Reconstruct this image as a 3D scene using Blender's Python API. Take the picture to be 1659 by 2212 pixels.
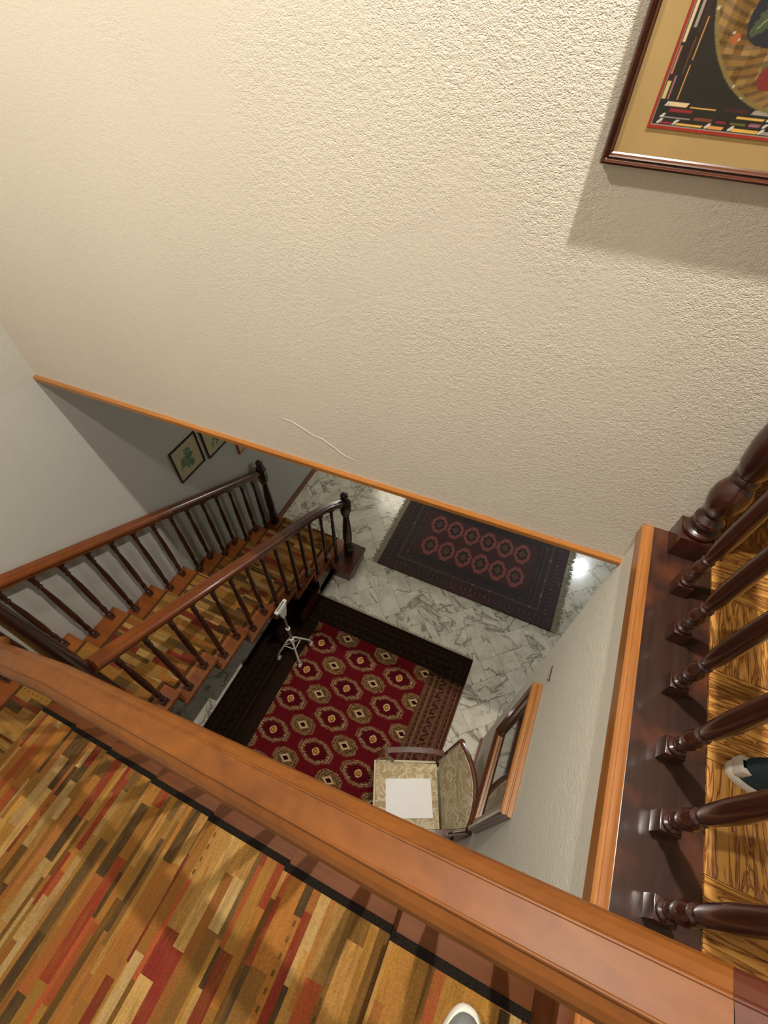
import bpy, bmesh, math, random
import numpy as np
from mathutils import Vector, Matrix

for o in list(bpy.data.objects): bpy.data.objects.remove(o, do_unlink=True)
SC = bpy.context.scene
COL = SC.collection
PI = math.pi
R_ = random.Random(7)

# ------------------------------------------------------------------ camera
CAMZ = 4.207
cam_d = bpy.data.cameras.new('camera'); cam = bpy.data.objects.new('camera', cam_d); COL.objects.link(cam)
rx = Vector((0.9110808, 0.4119502, 0.0151228)); dn = Vector((0.3337672, -0.7156453, -0.6135562)); fw = Vector((-0.2419321, 0.5640468, -0.7895062))
M = Matrix(((rx.x, -dn.x, -fw.x, 0), (rx.y, -dn.y, -fw.y, 0), (rx.z, -dn.z, -fw.z, CAMZ), (0, 0, 0, 1)))
cam.matrix_world = M
cam_d.sensor_fit = 'HORIZONTAL'; cam_d.sensor_width = 36.0; cam_d.lens = 1017.317 / 1659 * 36
cam_d.clip_start = 0.02; cam_d.clip_end = 60
SC.camera = cam
# ------------------------------------------------------------------ world + view
w = bpy.data.worlds.new('world'); SC.world = w; w.use_nodes = True
w.node_tree.nodes['Background'].inputs[0].default_value = (0.95, 0.97, 1.0, 1)
w.node_tree.nodes['Background'].inputs[1].default_value = 0.12
SC.view_settings.view_transform = 'Standard'; SC.view_settings.look = 'None'
SC.view_settings.gamma = 1; SC.view_settings.use_curve_mapping = False
SC.view_settings.exposure = 0.24
# ------------------------------------------------------------------ lights
def lamp(name, kind, loc, power, color, size=0.05, target=None, sizey=None):
    d = bpy.data.lights.new(name, kind); d.energy = power; d.color = color
    if kind == 'AREA':
        d.size = size
        if sizey: d.shape = 'RECTANGLE'; d.size_y = sizey
    else: d.shadow_soft_size = size
    if kind == 'SPOT': d.spot_size = math.radians(168); d.spot_blend = 1.0
    o = bpy.data.objects.new(name, d); COL.objects.link(o); o.location = loc
    if target is not None: o.rotation_euler = (Vector(target) - Vector(loc)).to_track_quat('-Z', 'Y').to_euler()
    return o
WARM = (1.0, 0.92, 0.82)
lamp('light_gallery', 'SPOT', (0.13, 0.86, 5.58), 300, WARM, 0.03, target=(0.13, 0.86, 0))
lamp('light_stairs', 'SPOT', (-1.45, -0.06, 5.58), 185, WARM, 0.05, target=(-1.45, -0.06, 0))
lamp('fill_hall_side', 'POINT', (-2.0, 5.2, 2.40), 34, (1.0, 0.92, 0.78), 0.35)  # unseen fill added to warm the left of the hall floor
lamp('light_hall', 'POINT', (1.34, 5.05, 2.45), 46, (0.86, 0.93, 1.0), 0.10)

# ================================================================== helpers
def lin(c):
    c = np.asarray(c, float) / 255.0
    return np.where(c <= 0.04045, c / 12.92, ((c + 0.055) / 1.055) ** 2.4)
def hexc(h):
    return tuple(lin([int(h[i:i+2], 16) for i in (0, 2, 4)])) + (1.0,)

class MB:
    def __init__(s): s.v = []; s.f = []
    def add(s, vs, fs):
        b = len(s.v); s.v += [tuple(p) for p in vs]; s.f += [tuple(i + b for i in f) for f in fs]; return s
    def box(s, x0, x1, y0, y1, z0, z1, c=0.0):
        if c <= 0:
            vs = [(x, y, z) for z in (z0, z1) for y in (y0, y1) for x in (x0, x1)]
            return s.add(vs, [(0,2,3,1),(4,5,7,6),(0,1,5,4),(2,6,7,3),(0,4,6,2),(1,3,7,5)])
        bm = bmesh.new(); bmesh.ops.create_cube(bm, size=1.0)
        for v in bm.verts:
            v.co = Vector(((x0+x1)/2 + v.co.x*(x1-x0), (y0+y1)/2 + v.co.y*(y1-y0), (z0+z1)/2 + v.co.z*(z1-z0)))
        bmesh.ops.bevel(bm, geom=bm.edges[:], offset=c, segments=2, affect='EDGES', profile=0.6)
        return s.frombm(bm)
    def frombm(s, bm):
        bm.verts.index_update()
        s.add([v.co[:] for v in bm.verts], [[v.index for v in f.verts] for f in bm.faces]); bm.free(); return s
    def prism(s, poly, z0, z1, c=0.0):
        n = len(poly)
        cx = sum(p[0] for p in poly)/n; cy = sum(p[1] for p in poly)/n
        lv = [[(x, y, z0) for x, y in poly]]
        if c > 0:
            lv.append([(x, y, z1-c) for x, y in poly])
            rr = []
            for x, y in poly:
                d = math.hypot(x-cx, y-cy); k = max(0, 1 - c*1.3/max(d, 1e-4)); rr.append((cx+(x-cx)*k, cy+(y-cy)*k, z1))
            lv.append(rr)
        else: lv.append([(x, y, z1) for x, y in poly])
        vs = [p for l in lv for p in l]; fs = [tuple(range(n))[::-1], tuple(range(n*(len(lv)-1), n*len(lv)))]
        for k in range(len(lv)-1):
            for i in range(n):
                j = (i+1) % n; fs.append((k*n+i, k*n+j, (k+1)*n+j, (k+1)*n+i))
        return s.add(vs, fs)
    def lathe(s, prof, cx, cy, z0, n=16, rot=0.0):
        vs = []; fs = []
        for r, z in prof:
            for i in range(n):
                a = 2*PI*i/n + rot; vs.append((cx + r*math.cos(a), cy + r*math.sin(a), z0 + z))
        for k in range(len(prof)-1):
            for i in range(n):
                j = (i+1) % n; fs.append((k*n+i, k*n+j, (k+1)*n+j, (k+1)*n+i))
        m = len(prof)
        fs.append(tuple(range(n))[::-1]); fs.append(tuple(range((m-1)*n, m*n)))
        return s.add(vs, fs)
    def tube(s, pts, r, n=10):
        pts = [Vector(p) for p in pts]; rs = r if isinstance(r, (list, tuple)) else [r]*len(pts)
        vs = []; fs = []; up = Vector((0, 0, 1)); prev = None
        for i, p in enumerate(pts):
            t = (pts[min(i+1, len(pts)-1)] - pts[max(i-1, 0)]).normalized()
            if prev is None:
                a = t.cross(up if abs(t.z) < 0.9 else Vector((1, 0, 0))).normalized()
            else: a = (prev - t*prev.dot(t)).normalized()
            prev = a; b = t.cross(a)
            for k in range(n):
                q = p + a*math.cos(2*PI*k/n)*rs[i] + b*math.sin(2*PI*k/n)*rs[i]; vs.append(q[:])
        for i in range(len(pts)-1):
            for k in range(n):
                j = (k+1) % n; fs.append((i*n+k, i*n+j, (i+1)*n+j, (i+1)*n+k))
        fs.append(tuple(range(n))[::-1]); fs.append(tuple(range((len(pts)-1)*n, len(pts)*n)))
        return s.add(vs, fs)
    def sweep(s, pts, prof, closed=True):
        """profile (side, up) swept along a path, up kept as vertical as it can be"""
        pts = [Vector(p) for p in pts]; n = len(prof); vs = []; fs = []
        for i, p in enumerate(pts):
            t = (pts[min(i+1, len(pts)-1)] - pts[max(i-1, 0)]).normalized()
            side = t.cross(Vector((0, 0, 1))).normalized(); u = side.cross(t)
            for a, b in prof: vs.append((p + side*a + u*b)[:])
        for i in range(len(pts)-1):
            for k in range(n):
                j = (k+1) % n; fs.append((i*n+k, i*n+j, (i+1)*n+j, (i+1)*n+k))
        fs.append(tuple(range(n))); fs.append(tuple(range((len(pts)-1)*n, len(pts)*n))[::-1])
        return s.add(vs, fs)
    def build(s, name, mat, parent=None, smooth=False, ang=35, xf=None):
        me = bpy.data.meshes.new(name)
        vs = s.v if xf is None else [(xf @ Vector(p))[:] for p in s.v]
        me.from_pydata(vs, [], s.f)
        bm = bmesh.new(); bm.from_mesh(me); bmesh.ops.recalc_face_normals(bm, faces=bm.faces[:]); bm.to_mesh(me); bm.free()
        if smooth:
            me.polygons.foreach_set('use_smooth', [True]*len(me.polygons))
            me.set_sharp_from_angle(angle=math.radians(ang))
        me.materials.append(mat)
        o = bpy.data.objects.new(name, me); COL.objects.link(o)
        if parent is not None: par(o, parent)
        return o
def par(o, p):
    """parent keeping the world placement of a mesh built in world coordinates"""
    o.parent = p
    q = p
    loc = Vector((0, 0, 0))
    while q is not None: loc += q.location; q = q.parent
    o.location = o.location - loc
    return o
def tag(o, label=None, cat=None, group=None, kind=None):
    if label: o['label'] = label
    if cat: o['category'] = cat
    if group: o['group'] = group
    if kind: o['kind'] = kind
    return o
def thing(name, label, cat, loc, group=None):
    o = bpy.data.objects.new(name, None); COL.objects.link(o); o.location = loc; o.empty_display_size = 0.1
    return tag(o, label, cat, group)
def struct(o, label): o['kind'] = 'structure'; o['label'] = label; return o

# ------------------------------------------------------------------ materials
class NT:
    def __init__(s, name):
        s.m = bpy.data.materials.new(name); s.m.use_nodes = True; s.t = s.m.node_tree; s.b = s.t.nodes['Principled BSDF']
    def n(s, typ, **kw):
        nd = s.t.nodes.new(typ)
        for k, v in kw.items():
            if k in nd.inputs: 
                nd.inputs[k].default_value = v
            else: setattr(nd, k, v)
        return nd
    def l(s, a, b): s.t.links.new(a, b)
    def math(s, op, a, b=None):
        nd = s.t.nodes.new('ShaderNodeMath'); nd.operation = op
        for i, x in enumerate((a, b)):
            if x is None: continue
            if isinstance(x, (int, float)): nd.inputs[i].default_value = x
            else: s.l(x, nd.inputs[i])
        return nd.outputs[0]
    def ramp(s, fac, stops, interp='LINEAR'):
        nd = s.t.nodes.new('ShaderNodeValToRGB'); cr = nd.color_ramp; cr.interpolation = interp
        while len(cr.elements) < len(stops): cr.elements.new(0.5)
        for e, (p, c) in zip(cr.elements, stops): e.position = p; e.color = c
        s.l(fac, nd.inputs[0]); return nd.outputs[0]
    def mix(s, fac, a, b, typ='MIX'):
        nd = s.t.nodes.new('ShaderNodeMix'); nd.data_type = 'RGBA'; nd.blend_type = typ
        for i, x in ((0, fac), (6, a), (7, b)):
            if isinstance(x, (int, float)): nd.inputs[i].default_value = x
            elif isinstance(x, tuple): nd.inputs[i].default_value = x
            else: s.l(x, nd.inputs[i])
        return nd.outputs[2]
    def coords(s, scale=(1, 1, 1), rot=(0, 0, 0), kind='Object', rnd=0.0):
        tc = s.n('ShaderNodeTexCoord'); mp = s.n('ShaderNodeMapping'); s.l(tc.outputs[kind], mp.inputs[0])
        mp.inputs['Scale'].default_value = scale; mp.inputs['Rotation'].default_value = rot
        if rnd:
            oi = s.n('ShaderNodeObjectInfo'); k = s.math('MULTIPLY', oi.outputs['Random'], rnd)
            cb = s.n('ShaderNodeCombineXYZ'); s.l(k, cb.inputs[0]); s.l(k, cb.inputs[1]); s.l(k, cb.inputs[2]); s.l(cb.outputs[0], mp.inputs['Location'])
        return mp.outputs[0]
    def noise(s, vec, scale, detail=4, rough=0.5, dist=0.0):
        nd = s.n('ShaderNodeTexNoise'); nd.inputs['Scale'].default_value = scale; nd.inputs['Detail'].default_value = detail
        nd.inputs['Roughness'].default_value = rough; nd.inputs['Distortion'].default_value = dist; s.l(vec, nd.inputs['Vector']); return nd.outputs[0]
    def bump(s, h, strength=0.3, dist=0.01):
        nd = s.n('ShaderNodeBump'); nd.inputs['Strength'].default_value = strength; nd.inputs['Distance'].default_value = dist
        s.l(h, nd.inputs['Height']); s.l(nd.outputs[0], s.b.inputs['Normal']); return nd
    def fin(s, col=None, rough=0.5, spec=0.5, metal=0.0, coat=0.0):
        if col is not None:
            if isinstance(col, tuple): s.b.inputs['Base Color'].default_value = col
            else: s.l(col, s.b.inputs['Base Color'])
        if isinstance(rough, (int, float)): s.b.inputs['Roughness'].default_value = rough
        else: s.l(rough, s.b.inputs['Roughness'])
        s.b.inputs['Specular IOR Level'].default_value = spec; s.b.inputs['Metallic'].default_value = metal
        s.b.inputs['Coat Weight'].default_value = coat; s.b.inputs['Coat Roughness'].default_value = 0.12
        return s.m

def plain(name, h, rough=0.5, spec=0.5, metal=0.0, var=0.12, scale=20, bump=0.0, coat=0.0):
    t = NT(name); v = t.coords(); c = hexc(h)
    nz = t.noise(v, scale, 4)
    d = tuple(x*(1-var) for x in c[:3]) + (1,); e = tuple(min(1, x*(1+var)) for x in c[:3]) + (1,)
    col = t.ramp(nz, [(0.35, d), (0.65, e)])
    if bump: t.bump(nz, bump, 0.002)
    return t.fin(col, rough, spec, metal, coat)

def plaster(name, h, strength, scale=95, mask=True, dist=0.0022):
    t = NT(name); v = t.coords()
    c = hexc(h)
    big = t.noise(v, 1.6, 3)
    vs = t.coords(scale=(0.85, 1, 1.15))
    a = t.noise(vs, scale, 2, 0.5, 0.15)
    b = t.noise(vs, scale*0.45, 3, 0.5, 0.3)
    rid = t.math('SUBTRACT', 1.0, t.math('ABSOLUTE', t.math('MULTIPLY', t.math('SUBTRACT', a, 0.5), 5.0)))
    hgt = t.math('ADD', t.math('MULTIPLY', rid, 0.45), t.math('MULTIPLY', b, 1.3))
    if mask:
        sx = t.n('ShaderNodeSeparateXYZ'); t.l(v, sx.inputs[0])
        mr = t.n('ShaderNodeMapRange'); mr.inputs[1].default_value = -1.3; mr.inputs[2].default_value = 0.1; mr.inputs[3].default_value = 0.22; mr.inputs[4].default_value = 1.0
        t.l(sx.outputs[0], mr.inputs[0])
        pn = t.noise(v, 2.1, 2)
        k = t.math('MULTIPLY', mr.outputs[0], t.ramp(pn, [(0.36, (0.35,)*3+(1,)), (0.50, (1,)*3+(1,))]))
        hgt = t.math('MULTIPLY', hgt, k)
    t.bump(hgt, strength, dist)
    col = t.ramp(big, [(0.3, tuple(x*0.95 for x in c[:3])+(1,)), (0.7, c)])
    return t.fin(col, 0.9, 0.15)

def wood(name, dark, light, axis=0, rough=0.35, coat=0.0, scale=1.0, spec=0.5, blot=0.0, rnd=3.0):
    t = NT(name); sc = [22*scale]*3; sc[axis] = 1.6*scale
    v = t.coords(scale=tuple(sc), rnd=rnd)
    g = t.noise(v, 1.0, 6, 0.6, 0.8)
    sc2 = [120*scale]*3; sc2[axis] = 4*scale
    f = t.noise(t.coords(scale=tuple(sc2), rnd=rnd), 1.0, 3, 0.6)
    m = t.math('ADD', t.math('MULTIPLY', g, 0.7), t.math('MULTIPLY', f, 0.3))
    col = t.ramp(m, [(0.3, hexc(dark)), (0.7, hexc(light))])
    if blot:
        bn = t.noise(t.coords(scale=(1, 1, 1), rnd=1.0), 7, 3)
        col = t.mix(t.ramp(bn, [(0.5, (0, 0, 0, 1)), (0.68, (blot,)*3+(1,))]), col, hexc('8a4a2c'))
    t.bump(f, 0.08, 0.001)
    return t.fin(col, rough, spec, 0, coat)

def attr_mat(name, rough=0.9, bumpsc=350, bs=0.4, spec=0.15, vary=0.25):
    t = NT(name); a = t.n('ShaderNodeAttribute'); a.attribute_name = 'Col'
    nz = t.noise(t.coords(), bumpsc, 3)
    col = t.mix(vary, a.outputs[0], t.ramp(nz, [(0.3, (0.25,)*3+(1,)), (0.7, (1.5,)*3+(1,))]), 'MULTIPLY')
    t.bump(nz, bs, 0.002)
    return t.fin(col, rough, spec)

MT = {}
MT['far'] = plaster('plaster_far_wall', 'cdc5b7', 0.85, scale=210, dist=0.0020)
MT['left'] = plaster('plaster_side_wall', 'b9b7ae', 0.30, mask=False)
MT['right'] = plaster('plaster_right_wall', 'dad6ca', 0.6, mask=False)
MT['ceil'] = plain('ceiling_paint', 'e6e2d6', 0.9, 0.1, var=0.03)
MT['trim'] = wood('trim_wood_orange', '7c4a20', 'a87038', 1, 0.32, 0.3, blot=0.15)
MT['trimx'] = wood('trim_wood_orange_x', '84501f', 'ad7030', 0, 0.35, 0.3)
MT['ledge'] = wood('ledge_dark_wood', '22140f', '37221a', 1, 0.28, 0.25, blot=0.25)
MT['rail'] = wood('rail_wood', '512c0c', '6e3f12', 0, 0.40, 0.0, 0.7, 0.3)
MT['rail2'] = wood('rail_wood_red', '38180c', '4b2214', 0, 0.40, 0.0, 0.7, 0.3)
MT['raily'] = wood('rail_wood_lower', '5a2c10', '783f16', 1, 0.34, 0.12, 0.7, 0.4)
MT['raild'] = wood('rail_wood_dark', '3c1a10', '5a2a18', 1, 0.25, 0.5, 0.7)
MT['dark'] = wood('baluster_wood', '1f0c07', '3d1a10', 2, 0.28, 0.5, 1.0)
MT['newel'] = wood('newel_wood', '1a0a06', '321610', 2, 0.28, 0.5, 1.0)
MT['tread'] = wood('tread_wood_orange', '6a3614', '8e5022', 0, 0.40, 0.05, 0.8, 0.35)
MT['tread1'] = wood('tread_wood_brown', '45220c', '613616', 0, 0.55, 0.0, 0.8, 0.14)
MT['base'] = wood('baseboard_wood', '5a2e16', '7d4524', 1, 0.4, 0.2)
MT['binding'] = plain('black_binding', '17130f', 0.95, 0.1, var=0.4, scale=300, bump=0.5)
MT['binding2'] = plain('brown_binding', '4a3018', 0.95, 0.1, var=0.3, scale=300, bump=0.5)
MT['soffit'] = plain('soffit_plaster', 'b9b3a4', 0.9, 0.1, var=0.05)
MT['white_metal'] = plain('white_enamel', 'd9d6cc', 0.35, 0.5, var=0.05, coat=0.2)
MT['grey_metal'] = plain('grey_tube', '8b867d', 0.35, 0.5, 0.3, var=0.08)
MT['paper'] = plain('paper_white', 'f4f3f0', 0.7, 0.3, var=0.01)
MT['cream'] = plain('cream_braid', 'cfc3a8', 0.8, 0.2, var=0.08, scale=200)
MT['chairwood'] = wood('chair_wood', '3a1a10', '6b3a24', 0, 0.25, 0.5)
MT['fringe'] = plain('fringe_wool', '9a927c', 0.95, 0.1, var=0.25, scale=400, bump=0.4)

# marble tile
t = NT('marble_tile'); v = t.coords(rnd=23.0)
wob = t.noise(v, 3.0, 3)
def vein(scale, dist, w):
    a = t.noise(v, scale, 5, 0.62, dist)
    d = t.math('ABSOLUTE', t.math('SUBTRACT', a, 0.5))
    return t.ramp(d, [(0.0, (1, 1, 1, 1)), (w, (0, 0, 0, 1))])
v1 = vein(1.6, 1.0, 0.022); v2 = vein(4.2, 0.8, 0.016)
msk = t.ramp(t.noise(v, 3.0, 2), [(0.44, (0, 0, 0, 1)), (0.58, (1, 1, 1, 1))])
cl = t.ramp(t.noise(v, 5, 4, 0.6, 0.6), [(0.3, hexc('c3bdab')), (0.62, hexc('e0dbcc'))])
c1 = t.mix(t.math('MULTIPLY', v1, 0.75), cl, hexc('5d5846'))
c2 = t.mix(t.math('MULTIPLY', t.math('MULTIPLY', v2, 0.55), msk), c1, hexc('7b7460'))
MT['marble'] = t.fin(c2, 0.14, 0.5)
MT['grout'] = plain('tile_joint', '86806e', 0.8, 0.2)

# carved parquet strip
def parquet(name, axis):
    t = NT(name); sc = [40, 40, 40]; sc[axis] = 5.5
    v = t.coords(scale=tuple(sc), rot=(0, 0, 0.35), rnd=40.0)
    a = t.noise(v, 1.0, 3, 0.5, 1.6)
    rg = t.math('ABSOLUTE', t.math('SUBTRACT', a, 0.5))
    col = t.ramp(rg, [(0.0, hexc('6a3c16')), (0.03, hexc('9c662c')), (0.13, hexc('b98844'))])
    t.bump(t.ramp(rg, [(0.0, (0, 0, 0, 1)), (0.06, (1, 1, 1, 1))]), 0.7, 0.003)
    return t.fin(col, 0.42, 0.4, 0, 0.15)
MT['parq_x'] = parquet('parquet_grain_x', 0); MT['parq_y'] = parquet('parquet_grain_y', 1)

def runner_mat(name, axis):
    t = NT(name); a = t.n('ShaderNodeAttribute'); a.attribute_name = 'Col'
    sc = [95, 95, 95]; sc[axis] = 11
    st_ = t.noise(t.coords(scale=tuple(sc)), 1.0, 4, 0.62, 0.5)
    big = t.noise(t.coords(), 4.5, 3)
    f = t.math('MULTIPLY', t.ramp(st_, [(0.40, (0, 0, 0, 1)), (0.62, (1, 1, 1, 1))]), t.ramp(big, [(0.42, (0.25,)*3+(1,)), (0.60, (0.62,)*3+(1,))]))
    c1 = t.mix(f, a.outputs[0], t.mix(t.noise(t.coords(scale=tuple(sc)), 0.45, 2), hexc('492c12'), hexc('82602e')))
    fine = t.noise(t.coords(), 260, 3)
    c2 = t.mix(0.3, c1, t.ramp(fine, [(0.3, (0.3,)*3+(1,)), (0.7, (1.4,)*3+(1,))]), 'MULTIPLY')
    t.bump(fine, 0.5, 0.002)
    return t.fin(c2, 0.95, 0.05)
MT['runner_x'] = runner_mat('stair_runner_wool_x', 0); MT['runner_y'] = runner_mat('stair_runner_wool_y', 1)
MT['carpet'] = attr_mat('carpet_wool', 0.95, 300, 0.6, 0.05, 0.35)
MT['rug'] = attr_mat('rug_wool', 0.55, 300, 0.35, 0.35, 0.35)
MT['print'] = attr_mat('picture_print', 0.5, 60, 0.0, 0.3, 0.12)
MT['mat'] = plain('tan_mount', 'a08658', 0.8, 0.2, var=0.05, scale=12)
MT['frame'] = wood('picture_frame_wood', '2b120a', '4d2616', 0, 0.22, 0.6)
MT['gilt'] = plain('frame_fillet', '9a6a4a', 0.3, 0.6, 0.3, var=0.2, scale=60)
MT['redline'] = plain('red_fillet', '8d2c1c', 0.6, 0.3, var=0.08)
MT['mirrorframe'] = wood('mirror_frame_wood', '7a4a20', 'a87238', 1, 0.3, 0.45)
MT['mirrorshade'] = wood('mirror_frame_shaded', '3e1e10', '65371f', 2, 0.3, 0.4)  # shaded copy of the frame wood, for bars that catch less light
t = NT('mirror_glass'); MT['glass'] = t.fin(hexc('5e646a'), 0.04, 0.5, 0.8)
MT['blackwood'] = wood('black_frame', '120b08', '2a1a12', 1, 0.4, 0.1)
MT['orangewood'] = wood('orange_frame', '8c4a1c', 'b0672c', 1, 0.4, 0.1)

# chair fabric with scrolls
t = NT('chair_brocade'); v = t.coords()
a = t.noise(v, 7.5, 1.5, 0.45, 2.2)
sc_ = t.ramp(t.math('ABSOLUTE', t.math('SUBTRACT', a, 0.52)), [(0.0, (1, 1, 1, 1)), (0.03, (1, 1, 1, 1)), (0.045, (0, 0, 0, 1))])
fl = t.ramp(t.noise(v, 14, 2, 0.4, 0.6), [(0.47, hexc('b49f78')), (0.5, hexc('c4b08a'))])
col = t.mix(t.math('MULTIPLY', sc_, 0.8), fl, hexc('dfd3b4'))
t.bump(t.noise(v, 400, 2), 0.3, 0.001)
MT['brocade'] = t.fin(col, 0.75, 0.25)

def colgrid(name, x0, x1, y0, y1, step, fn, mat, z=0.0, thick=0.01, parent=None, jitter=0.0, place=None):
    """flat textile / print as a fine grid with a colour per vertex, plus sides"""
    nx = int(round((x1-x0)/step))+1; ny = int(round((y1-y0)/step))+1
    xs = np.linspace(x0, x1, nx); ys = np.linspace(y0, y1, ny); X, Y = np.meshgrid(xs, ys)
    C = np.clip(fn(X, Y), 0, 1)
    rs = np.random.RandomState(3)
    Z = np.full(X.shape, z + thick) + (rs.rand(*X.shape)-0.5)*jitter
    Vt = np.stack([X, Y, Z], -1).reshape(-1, 3)
    idx = np.arange(nx*ny).reshape(ny, nx)
    F = np.stack([idx[:-1, :-1], idx[:-1, 1:], idx[1:, 1:], idx[1:, :-1]], -1).reshape(-1, 4)
    ring = np.concatenate([idx[0, :], idx[1:, -1], idx[-1, -2::-1], idx[-2:0:-1, 0]])
    low = Vt[ring].copy(); low[:, 2] = z
    base = len(Vt); Vt = np.concatenate([Vt, low]); m = len(ring)
    sd = np.array([[ring[i], base+i, base+(i+1) % m, ring[(i+1) % m]] for i in range(m)])
    Cc = np.concatenate([C.reshape(-1, 3), C.reshape(-1, 3)[ring]*0.6])
    if place is not None: Vt = np.array([place(p) for p in Vt])
    F = np.concatenate([F, sd])
    me = bpy.data.meshes.new(name); me.from_pydata(Vt.tolist(), [], F.tolist())
    me.materials.append(mat)
    at = me.color_attributes.new('Col', 'FLOAT_COLOR', 'POINT')
    at.data.foreach_set('color', np.concatenate([lin(Cc*255), np.ones((len(Cc), 1))], 1).ravel())
    o = bpy.data.objects.new(name, me); COL.objects.link(o)
    if parent is not None: par(o, parent)
    return o

# ================================================================== dimensions
H = 0.1665
ZU = 2.997                    # gallery floor
ZL = ZU - 8*H                 # landing 1.665
XL = -2.31                    # left wall face
XR = 0.423                    # right wall face
def yf(x): return 1.066 + 0.0411*(x + 2.31)      # front face of the far wall (slightly askew)
YN = -0.92                    # wall behind the photographer
# flight 1 (down to the left): nosings
X1 = [0.081 - 0.298*i for i in range(-1, 7)]     # index 0 = gallery edge
Z1 = [ZU - H*i for i in range(0, 8)]
# flight 2 (down to the far hall)
KS = list(range(-2, 8))
def Y2(k): return 0.314 + 0.293*k
def Z2(k): return ZL - H*(k+2)
def nose1(x): return Z1[1] + (H/0.298)*(x - 0.081)
def nose2(y): return Z2(0) - (H/0.293)*(y - Y2(0))

# ================================================================== setting
def q(x0, x1, y0, y1, z0, z1, name, mat, label): return struct(MB().box(x0, x1, y0, y1, z0, z1).build(name, mat), label)
q(XL-0.15, 3.2, YN-0.15, 5.6, -0.12, -0.012, 'floor_bed', MT['grout'], 'pale joint bed under the marble hall floor')
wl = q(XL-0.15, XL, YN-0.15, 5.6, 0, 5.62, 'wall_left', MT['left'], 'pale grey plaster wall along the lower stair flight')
q(XL, 3.2, YN-0.15, YN, -0.012, 5.62, 'wall_near', MT['left'], 'plaster wall behind the upper flight')
q(XL, 3.2, 5.45, 5.6, -0.012, 5.62, 'wall_back', MT['left'], 'plaster wall at the far end of the lower hall')
q(3.05, 3.2, YN, 5.45, -0.012, 5.62, 'wall_east', MT['left'], 'plaster wall beyond the gallery')
q(XL-0.15, 3.2, YN-0.15, 5.6, 5.62, 5.72, 'ceiling', MT['ceil'], 'white ceiling over the stairwell')
# far wall: askew block with lower edge at 2.775
WX1 = 0.575
fwm = MB().prism([(XL, yf(XL)), (WX1, yf(WX1)), (WX1, yf(WX1)+0.13), (XL, yf(WX1)+0.13)], 2.790, 5.62)
far = struct(fwm.build('wall_far', MT['far']), 'big white rough-plastered wall hanging over the stairwell')
# seam ridge in the plaster
sp = []
for (px, pz) in [(-0.93, 2.99), (-0.88, 2.985), (-0.83, 2.965), (-0.79, 2.945), (-0.75, 2.94), (-0.70, 2.912), (-0.66, 2.885), (-0.61, 2.875)]:
    sp.append((px, yf(px)-0.0002, pz))
sr = MB().tube(sp, [0.0003]+[0.0013]*6+[0.0003], 6).build('plaster_ridge', MT['far'], far, True); 
# trim along its lower edge
tp = MB().sweep([(XL, yf(XL)-0.002, 2.79), (XR, yf(XR)-0.002, 2.79)], [(-0.016, -0.018), (-0.016, -0.004), (-0.010, 0.0), (0.013, 0.0), (0.016, -0.004), (0.016, -0.022), (-0.010, -0.022)])
struct(tp.build('trim_1', MT['trimx'], None, True), 'thin orange wood moulding along the bottom edge of the big white wall')
# slab above the lower hall and the gallery slab
q(XL, WX1, yf(WX1)+0.10, 5.45, 2.80, 2.99, 'ceiling_hall', MT['ceil'], 'ceiling over the lower hall beyond the stairwell')
q(0.56, 3.05, YN, 5.45, 2.78, 2.975, 'floor_slab', MT['soffit'], 'gallery floor slab')
# right wall below the gallery
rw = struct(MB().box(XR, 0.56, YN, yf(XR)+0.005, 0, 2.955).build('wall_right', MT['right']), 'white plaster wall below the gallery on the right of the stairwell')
struct(MB().box(XR-0.016, XR, YN, yf(XR)-0.005, 0, 0.07).build('baseboard_right', MT['base']), 'narrow wood baseboard at the foot of the right wall')
struct(MB().box(XL, XL+0.018, 2.42, 5.4, 0, 0.075).build('baseboard_left', MT['base']), 'brown wood baseboard at the foot of the left wall')
# gallery edge: orange trim, dark ledge
struct(MB().sweep([(0.4245, YN, ZU), (0.4245, yf(0.42)-0.002, ZU)], [(-0.0165, -0.055), (-0.0165, -0.006), (-0.012, 0.0), (-0.006, 0.0), (-0.004, -0.0025), (0.008, -0.0025), (0.010, 0.0), (0.0165, -0.001), (0.0165, -0.055)]).build('trim_2', MT['trim']), 'orange wood moulding capping the edge of the right wall')
struct(MB().box(0.441, 0.6125, YN, yf(0.55)-0.001, 2.955, ZU-0.003, 0.002).build('trim_3', MT['ledge']), 'worn dark wood ledge carrying the gallery balusters')
q(0.56, WX1+0.02, YN, 5.4, 2.9, 2.955, 'trim_4', MT['ledge'], 'dark wood bearer below the gallery ledge')

# marble floor, tiles laid herringbone at 45 degrees
flo = thing('floor', 'marble tiled hall floor far below, herringbone slabs with brown veins', 'floor', (0, 0, 0)); del flo['category']; flo['kind'] = 'structure'
def clip(poly, x0, x1, y0, y1):
    for ax, lim, sg in ((0, x0, 1), (0, x1, -1), (1, y0, 1), (1, y1, -1)):
        out = []
        for i in range(len(poly)):
            a = poly[i]; b = poly[(i+1) % len(poly)]
            ia = (a[ax]-lim)*sg >= 0; ib = (b[ax]-lim)*sg >= 0
            if ia: out.append(a)
            if ia != ib:
                k = (lim-a[ax])/(b[ax]-a[ax]); out.append((a[0]+(b[0]-a[0])*k, a[1]+(b[1]-a[1])*k))
        poly = out
        if len(poly) < 3: return None
    return poly
TW = 0.1705; TL = 2*TW; c45, s45 = math.cos(math.radians(43)), math.sin(math.radians(43)); g = 0.0009
def rot(px, py): return (-1.112 + px*c45 - py*s45, 1.972 + px*s45 + py*c45)
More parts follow.
